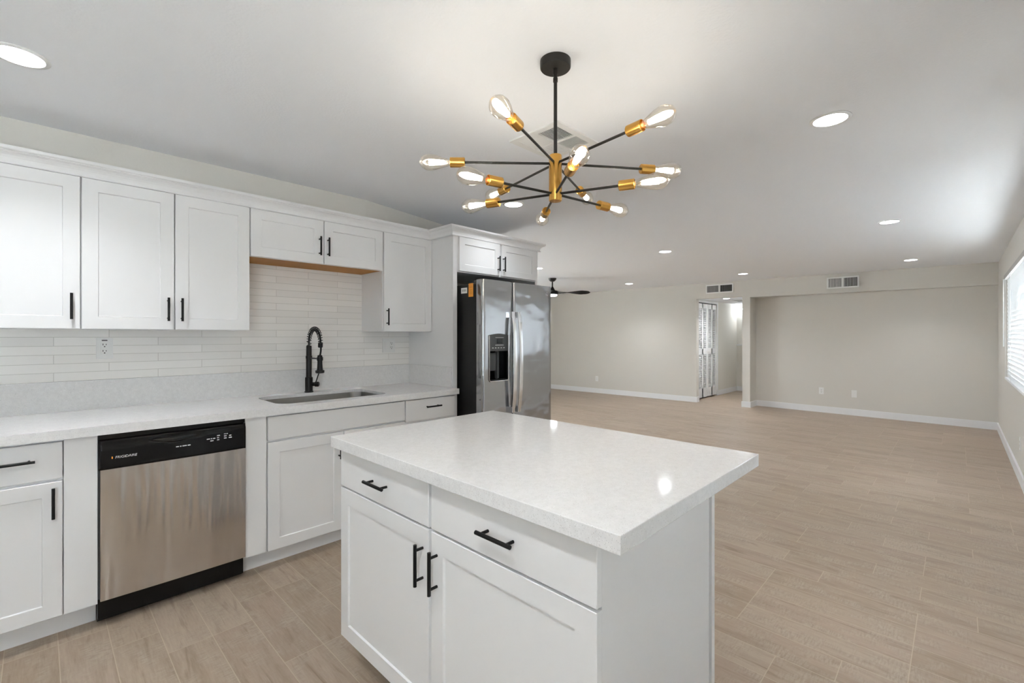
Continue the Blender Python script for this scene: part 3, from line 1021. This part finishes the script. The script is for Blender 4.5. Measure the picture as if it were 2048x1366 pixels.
for k in range(7): box(bm, FX0 + .0046, FX0 + .0054, 2.776 + k * .0075, 2.7785 + k * .0075, 1.682, 1.70)
obj('barcode', bm, 'ink', lb)
bm = BM(); box(bm, FX0 + .0050, FX0 + .0062, 2.692, 2.746, 1.637, 1.742)
tg = obj('tag', bm, 'orange', rf); tg['label'] = 'orange paper tag'
bm = BM()
for z in (1.66, 1.672, 1.688, 1.71): box(bm, FX0 + .0046, FX0 + .0052, 2.704, 2.734, z, z + .003)
obj('tag_print', bm, 'wood', tg)

# ================================================================ ISLAND
isl = thing('island_cabinet', 'white kitchen island cabinet with two drawers over two doors', 'island', (1.2, 1.19, 0))
XI = 0.86
TIs = TI(XI)
bm = BM()
box(bm, 0.88, 1.505, 0.592, 1.80, TOE, 0.882)
box(bm, 0.955, 1.505, 0.592, 1.80, 0.0, TOE)
obj('body', bm, 'cab', isl)
bm = BM()
prism(bm, [(0.882, 0.574), (1.503, 0.574), (1.503, 0.5915), (0.882, 0.5915)], TOE, 0.882)
box(bm, 0.955, 1.503, 0.574, 0.5915, 0, TOE)
obj('end_panel', bm, 'cab', isl)
obj('back_panel', box(BM(), 1.511, 1.534, 0.568, 1.806, 0, 0.882), 'cab', isl, bevel=.001)
obj('back_spacer', box(BM(), 1.505, 1.511, 0.58, 1.79, 0, 0.88), 'cab', isl)
for (u0, u1) in ((1.203, 1.807), (0.573, 1.189)):
    d = obj('drawer', shaker(BM(), TIs, u0, u1, 0.7235, 0.874, rail=0), 'cab', isl)
    bar_pull(TIs, (u0 + u1) / 2 - .003, 0.795, False, d)
for (u0, u1, hu) in ((1.203, 1.807, 1.2335), (0.573, 1.189, 1.1585)):
    d = obj('door', shaker(BM(), TIs, u0, u1, 0.112, 0.7155, rail=.060), 'cab', isl)
    bar_pull(TIs, hu, 0.602, True, d)
o = obj('island_countertop', box(BM(), 0.824, 1.730, 0.492, 1.824, 0.882, ZC), 'quartz', loc=(1.27, 1.16, 0.882), bevel=0.002)
tag(o, 'white quartz top of the kitchen island, overhanging one side', 'countertop')

# ================================================================ CHANDELIER
CX, CY = 1.368, 1.097
ch = thing('chandelier', 'black and brass sputnik chandelier with twelve glowing filament bulbs', 'chandelier', (CX, CY, H))
obj('canopy', lathe(BM(), [(0, .058), (.026, .058), (.030, .055), (.031, .008)], (CX, CY, H), (0, 0, -1), 40), 'bronze', ch, smooth=True)
bm = BM(); lathe(bm, [(0, .009), (.02, .0095), (.024, .0075), (.034, .0075), (.036, .009), (.05, .009), (.052, .0068), (H - 2.01 - .03, .0068)], (CX, CY, H - .03), (0, 0, -1), 16)
obj('stem', bm, 'bronze', ch, smooth=True)
obj('hub', lathe(BM(), [(0, .006), (.001, .0225), (.004, .0245), (.172, .0245), (.175, .0225), (.176, .004)], (CX, CY, 2.018), (0, 0, -1), 36), 'brass', ch, smooth=True)
def bulb_parts(ang, z, s0, tip):
    a = math.radians(ang)
    d = Vector((math.cos(a), math.sin(a), 0))
    o = Vector((CX, CY, z))
    arm = obj('arm', rod(BM(), o + d * .018, o + d * s0, .0047, 12), 'bronze', ch, smooth=True)
    s1 = s0 + 0.056
    obj('socket', lathe(BM(), [(0, .006), (.001, .0165), (.003, .0185), (.056, .0185), (.057, .0165), (.050, .0150)], o + d * s0, d, 24), 'brass', arm, smooth=True)
    gl = tip - s1
    k = gl / 0.122
    pr = [(-.006, .0125), (.004, .0125), (.012, .0145), (.030, .0195), (.055, .0265), (.078, .0305), (.096, .0285), (.110, .021), (.118, .010), (.122, .003)]
    b = obj('bulb', lathe(BM(), [(t * k if t > 0 else t, r) for t, r in pr], o + d * s1, d, 28, cap=False), 'bulb', ch, smooth=True)
    fa_, fb = frame_of(d)
    bm = BM()
    N = 9
    for q in range(N):
        t = 2 * PI * q / N
        c0 = o + d * (s1 + .026 * k) + (fa_ * math.cos(t) + fb * math.sin(t)) * .0065
        c1 = o + d * (s1 + .084 * k) + (fa_ * math.cos(t + .5) + fb * math.sin(t + .5)) * .0100
        tube(bm, [c0, c0.lerp(c1, .5) + (fa_ * math.cos(t + .25) + fb * math.sin(t + .25)) * .001, c1], .0016, 5)
    obj('filament', bm, 'filament', b)
    bm = BM(); lathe(bm, [(0, .006), (.018 * k, .004), (.026 * k, .009)], o + d * s1, d, 12)
    obj('glass_stem', bm, 'bulb', b, smooth=True)
for ang in (-160.7, -98.8, 135.8, -36.6, 77.0, 20.6): bulb_parts(ang, 1.986, 0.342, 0.515)
for ang in (166.6, -130.3, -69.5, 108.8, 48.1, -9.0): bulb_parts(ang, 1.870, 0.238, 0.414)

# ================================================================ CEILING FIXTURES
def can_light(label, loc, group='recessed ceiling lights', r=0.085, em='can', power=SPOT_W):
    t = thing('ceiling_light', label, 'ceiling light', loc, group)
    x, y, z = loc
    bm = BM(); lathe(bm, [(0, r), (.003, r), (.006, r - .004), (.006, r - .015), (.003, r - .017), (0, r - .017)], loc, (0, 0, -1), 40, cap=False)
    obj('trim_ring', bm, 'white', t, smooth=True)
    obj('diffuser', lathe(BM(), [(0.0012, r - .0165), (.0042, r - .0165)], loc, (0, 0, -1), 40), em, t)
    sp = bpy.data.lights.new('lamp', 'SPOT')
    sp.energy = power; sp.spot_size = math.radians(130); sp.spot_blend = 1.0; sp.shadow_soft_size = 0.06
    sp.color = (0.95, 0.975, 1.0)
    so_ = bpy.data.objects.new('lamp', sp)
    COL.objects.link(so_); so_.parent = t; so_.location = (0, 0, -0.012)
    return t
c0 = can_light('round recessed ceiling light at the upper left corner, above the wall cabinets', (-0.05, 2.51, H), power=KITCHEN_SPOT_W)
can_light('round recessed ceiling light seen below the chandelier bulbs, in front of the fridge cabinet', (2.62, 2.525, H), power=KITCHEN_SPOT_W * 0.3)
c1 = can_light('largest recessed ceiling light on the right, nearest the camera', (2.657, 0.44, H))
for label, x, y in (
    ('recessed ceiling light on the right, middle of the row of three', 5.41, 0.446),
    ('recessed ceiling light by the far right corner, above the vent on the beam', 8.32, 0.46),
    ('recessed ceiling light in the middle of the living room ceiling', 5.385, 2.59),
    ('recessed ceiling light just in front of the hallway doorway', 8.22, 2.58),
    ('recessed ceiling light near the far left wall, right of the fan', 8.2, 4.70),
    ('recessed ceiling light peeking out beside the fridge cabinet top', 5.355, 4.64),
):
    copy_tree(c1, (x, y, H), label)
copy_tree(c1, (-0.05, 0.45, H), 'recessed ceiling light above the photographer, out of the picture')  # unseen light, extrapolated from the ceiling grid and added for brightness
can_light('small recessed light in the low hallway ceiling', (9.76, 3.38, 2.1), None, r=0.075, em='hallcan')
vl = thing('vanity_light', 'bright bar light on the end wall of the hallway', 'wall light', (HX1, 3.62, 2.0))
obj('backplate', box(BM(), HX1 - .02, HX1, 3.3, 3.86, 1.955, 2.0), 'white', vl)
obj('diffuser', box(BM(), HX1 - .08, HX1 - .02, 3.34, 3.84, 1.962, 2.0), 'can', vl, bevel=.008)

# square ceiling register
VX0, VX1, VY0, VY1 = 1.752, 2.097, 1.388, 1.722
cv = thing('ceiling_vent', 'square white four way ceiling air vent behind the chandelier stem', 'vent', ((VX0+VX1)/2, (VY0+VY1)/2, H))
bm = BM()
fw = 0.034
mx_, my_ = (VX0 + VX1) / 2 + .008, (VY0 + VY1) / 2
zt, zb = H, H - 0.008
for a in ((VX0, VX1, VY0, VY0 + fw), (VX0, VX1, VY1 - fw, VY1), (VX0, VX0 + fw, VY0 + fw, VY1 - fw), (VX1 - fw, VX1, VY0 + fw, VY1 - fw),
          (mx_ - .009, mx_ + .009, VY0 + fw, VY1 - fw), (VX0 + fw, mx_ - .009, my_ - .009, my_ + .009), (mx_ + .009, VX1 - fw, my_ - .009, my_ + .009)):
    box(bm, *a, zb, zt)
obj('frame', bm, 'white', cv)
obj('duct', box(BM(), VX0 + fw, VX1 - fw, VY0 + fw, VY1 - fw, H - .0006, H + .0), 'dplastic', cv)
bm = BM()
def slat(bm, p0, p1, wvec, th=.0008):
    p0, p1, wv = Vector(p0), Vector(p1), Vector(wvec)
    n = (p1 - p0).cross(wv).normalized() * th
    vs = [bm.verts.new(q) for q in (p0 - wv - n, p1 - wv - n, p1 + wv - n, p0 + wv - n, p0 - wv + n, p1 - wv + n, p1 + wv + n, p0 + wv + n)]
    for f in ((3,2,1,0),(4,5,6,7),(0,1,5,4),(1,2,6,5),(2,3,7,6),(3,0,4,7)): bm.faces.new([vs[i] for i in f])
quads = [(VX0 + fw, mx_ - .009, VY0 + fw, my_ - .009, 'x', -1), (mx_ + .009, VX1 - fw, VY0 + fw, my_ - .009, 'y', -1),
         (VX0 + fw, mx_ - .009, my_ + .009, VY1 - fw, 'y', 1), (mx_ + .009, VX1 - fw, my_ + .009, VY1 - fw, 'x', 1)]
for x0, x1, y0, y1, ax, sg in quads:
    n = 12
    for k in range(n):
        t = (k + .5) / n
        closed = y0 > my_
        if ax == 'x':
            y = y0 + (y1 - y0) * t
            wv = (0, .0056 if closed else .0014, .0012 if closed else .0026)
            slat(bm, (x0, y, H - .004), (x1, y, H - .004), wv)
        else:
            x = x0 + (x1 - x0) * t
            wv = (.0056 if closed else .0012, 0, -.0012 if closed else .0026)
            slat(bm, (x, y0, H - .004), (x, y1, H - .004), wv)
obj('louvers', bm, 'white', cv)

# wall registers
def wall_vent(label, x, y0, y1, z0, z1, dark_half, nsl=11):
    t = thing('wall_vent', label, 'vent', (x, (y0 + y1) / 2, (z0 + z1) / 2))
    f = 0.022; ym = (y0 + y1) / 2
    bm = BM()
    for a in ((y0, y1, z0, z0 + f), (y0, y1, z1 - f, z1), (y0, y0 + f, z0 + f, z1 - f), (y1 - f, y1, z0 + f, z1 - f), (ym - .014, ym + .014, z0 + f, z1 - f)):
        box(bm, x - .012, x, *a)
    obj('frame', bm, 'white', t)
    obj('duct', box(BM(), x - .0022, x - .001, y0 + f, ym - .014, z0 + f, z1 - f), 'void' if dark_half else 'dplastic', t)  # backing darkened here: shade behind the open-tilted slats put into its colour
    obj('duct', box(BM(), x - .0022, x - .001, ym + .014, y1 - f, z0 + f, z1 - f), 'greyv', t)  # paler backing for the half whose slat faces catch the light
    bm = BM()
    for (a, b, sg) in ((y0 + f, ym - .014, 1), (ym + .014, y1 - f, -1)):
        for k in range(nsl):
            y = a + (b - a) * (k + .5) / nsl
            slat(bm, (x - .007, y, z0 + f), (x - .007, y, z1 - f), (.004, sg * .0032, 0))
    obj('louvers', bm, 'greyv' if dark_half else 'white', t)
    return t
wall_vent('white framed air grille over the hallway doorway, one half darker', 9.208, 3.06, 3.575, 2.168, 2.338, True)
wall_vent('white supply vent with upright slats on the dropped beam', 9.262, 1.142, 1.582, 2.126, 2.314, False, nsl=9)
o = thing('ceiling_grille', 'dark grille in the hallway ceiling beyond the doorway', 'vent', (10.55, 3.35, 2.1))
obj('frame', box(BM(), 10.3, 10.8, 3.1, 3.5, 2.094, 2.1), 'white', o)
bm = BM(); box(bm, 10.33, 10.77, 3.13, 3.47, 2.0925, 2.094)
obj('mesh_panel', bm, 'greyv', o)

# ceiling fan
FX_, FY_ = 6.46, 5.25
fn = thing('ceiling_fan', 'black ceiling fan partly hidden behind the fridge', 'ceiling fan', (FX_, FY_, H))
obj('canopy', lathe(BM(), [(0, .072), (.02, .07), (.045, .055), (.062, .03), (.064, .012)], (FX_, FY_, H), (0, 0, -1), 28), 'bronze', fn, smooth=True)
obj('downrod', rod(BM(), (FX_, FY_, H - .06), (FX_, FY_, 2.18), .012), 'bronze', fn, smooth=True)
obj('motor', lathe(BM(), [(0, .016), (.03, .03), (.065, .05), (.075, .09), (.085, .10), (.125, .10), (.14, .085)], (FX_, FY_, 2.22), (0, 0, -1), 32), 'black', fn, smooth=True)
obj('light_kit', lathe(BM(), [(0, .082), (.02, .082), (.03, .07), (.034, .01)], (FX_, FY_, 2.082), (0, 0, -1), 32), 'can', fn, smooth=True)
for k in range(3):
    a = math.radians(-45.9 + 120 * k)
    d = Vector((math.cos(a), math.sin(a), 0)); s = Vector((-math.sin(a), math.cos(a), 0))
    bm = BM()
    rows = []
    n = 16
    for i in range(n + 1):
        t = i / n
        rr = 0.08 + 0.60 * t
        wd = 0.058 + 0.02 * math.sin(PI * t) if t < .8 else 0.066 * math.sqrt(max(0.02, 1 - ((t - .8) / .2) ** 2))
        tilt = math.radians(24 - 44 * min(1, t * 1.4))
        c_ = Vector((FX_, FY_, 2.118)) + d * rr
        wv = s * math.cos(tilt) * wd + Vector((0, 0, 1)) * math.sin(tilt) * wd
        up = Vector((0, 0, .004))
        rows.append([bm.verts.new(q) for q in (c_ - wv - up, c_ + wv - up, c_ + wv + up, c_ - wv + up)])
    for p, q in zip(rows, rows[1:]):
        for m_ in range(4):
            j = (m_ + 1) % 4
            bm.faces.new((p[m_], q[m_], q[j], p[j]))
    bm.faces.new(rows[0]); bm.faces.new(list(reversed(rows[-1])))
    obj('blade', bm, 'black', fn, smooth=True)

# ================================================================ OUTLETS AND PLATES
def outlet(label, T, u, v, gangs=('duplex',), name='wall_outlet', cat='outlet', pw=0.072, ph=0.118, tone='white', gfci=False):
    o_ = T(u, v, 0)
    t = thing(name, label, cat, o_)
    W_ = pw if len(gangs) == 1 else 0.118
    def bx(bm, a, b, c_, d_, w0, w1):
        p, q = T(u + a, v + c_, w0), T(u + b, v + d_, w1)
        return box(bm, p[0], q[0], p[1], q[1], p[2], q[2])
    obj('cover_plate', bx(BM(), -W_/2, W_/2, -ph/2, ph/2, 0, .006), tone, t, bevel=.0015)
    for i, gk in enumerate(gangs):
        off = 0 if len(gangs) == 1 else (-.024 if i == 0 else .024)
        if gk in ('duplex', 'gfci'):
            rec = obj('receptacle', bx(BM(), off - .0165, off + .0165, -.034, .034, .006, .0078), tone, t, bevel=.0006)
            bm = BM()
            for zc in (-.018, .018):
                bx(bm, off - .0085, off - .0055, zc - .001, zc + .009, .0078, .0081)
                bx(bm, off + .0055, off + .008, zc, zc + .008, .0078, .0081)
                bx(bm, off - .0028, off + .0028, zc - .0105, zc - .005, .0078, .0081)
            obj('slots', bm, 'ink', rec)
            if gk == 'gfci':
                obj('label_strip', bx(BM(), off - .012, off + .012, .042, .0475, .006, .0065), 'ink', t)
        elif gk == 'rocker':
            obj('rocker', bx(BM(), off - .0165, off + .0165, -.034, .034, .006, .009), tone, t, bevel=.001)
    return t
TW = TK(YW)
outlet('white outlet on the tile above the dishwasher', TW, 0.26, 1.261, ('gfci',))
outlet('wide white switch and outlet plate on the tile by the fridge panel', TW, 2.067, 1.251, ('rocker', 'duplex'))
TFar = lambda u, v, w_: (9.538 - w_, u, v)
outlet('white outlet low on the recessed far wall, the left one of the pair', lambda u, v, w_: (9.539 - w_, u, v), 1.71, 0.375)
outlet('blank white plate low on the recessed far wall, right of the outlet', lambda u, v, w_: (9.521 - w_, u, v), 1.243, 0.362, ('rocker',), name='wall_plate', cat='wall plate')
outlet('white outlet low on the far left wall beside the fridge', lambda u, v, w_: (9.119 - w_, u, v), 6.07, 0.335)
outlet('white outlet low on the right hand wall under the window', lambda u, v, w_: (u, YR + w_, v), 6.25, 0.345)

# ================================================================ WINDOW BLINDS
bl = thing('window_blind', 'white horizontal slat blind over the right wall window', 'blind', ((W1[0] + W1[1]) / 2, YR + .03, W1[2]))
obj('headrail', box(BM(), W1[0] - .01, W1[1] + .004, YR + .002, YR + .062, 1.925, 1.97), 'headrail', bl)
bm = BM()
n = 25
for k in range(n):
    z = 0.915 + k * (1.905 - 0.915) / (n - 1)
    slat(bm, (W1[0], YR + .034, z), (W1[1], YR + .034, z), (0, .0044, .0245), .0012)
obj('slats', bm, 'blind', bl)
bm = BM()
for x in (W1[0] + .12, W1[0] + .75, W1[1] - .75, W1[1] - .12):
    for y in (YR + .012, YR + .056): rod(bm, (x, y, 0.9), (x, y, 1.93), .0012, 6)
obj('ladder_cords', bm, 'white', bl)
obj('bottom_rail', box(BM(), W1[0], W1[1], YR + .012, YR + .056, 0.878, 0.898), 'blind', bl)
bm = BM(); rod(bm, (W1[1] - .02, YR + .066, 1.93), (W1[1] - .02, YR + .066, 1.22), .005, 8)
obj('wand', bm, 'white', bl)
# upright vanes hanging over the patio door beside the photographer
vb = thing('vertical_blind', 'white upright vane blind over the patio door', 'blind', ((W2[0] + W2[1]) / 2, YR + .05, 0))
obj('headrail', box(BM(), W2[0] - .04, W2[1] + .04, YR + .012, YR + .085, 2.07, 2.12), 'white', vb)
bm = BM()
n = 22
for k in range(n):
    x = W2[0] + (W2[1] - W2[0]) * (k + .5) / n
    slat(bm, (x, YR + .05, 0.03), (x, YR + .05, 2.07), (-.0405, .0115, 0), .0007)
obj('vanes', bm, 'vane', vb)
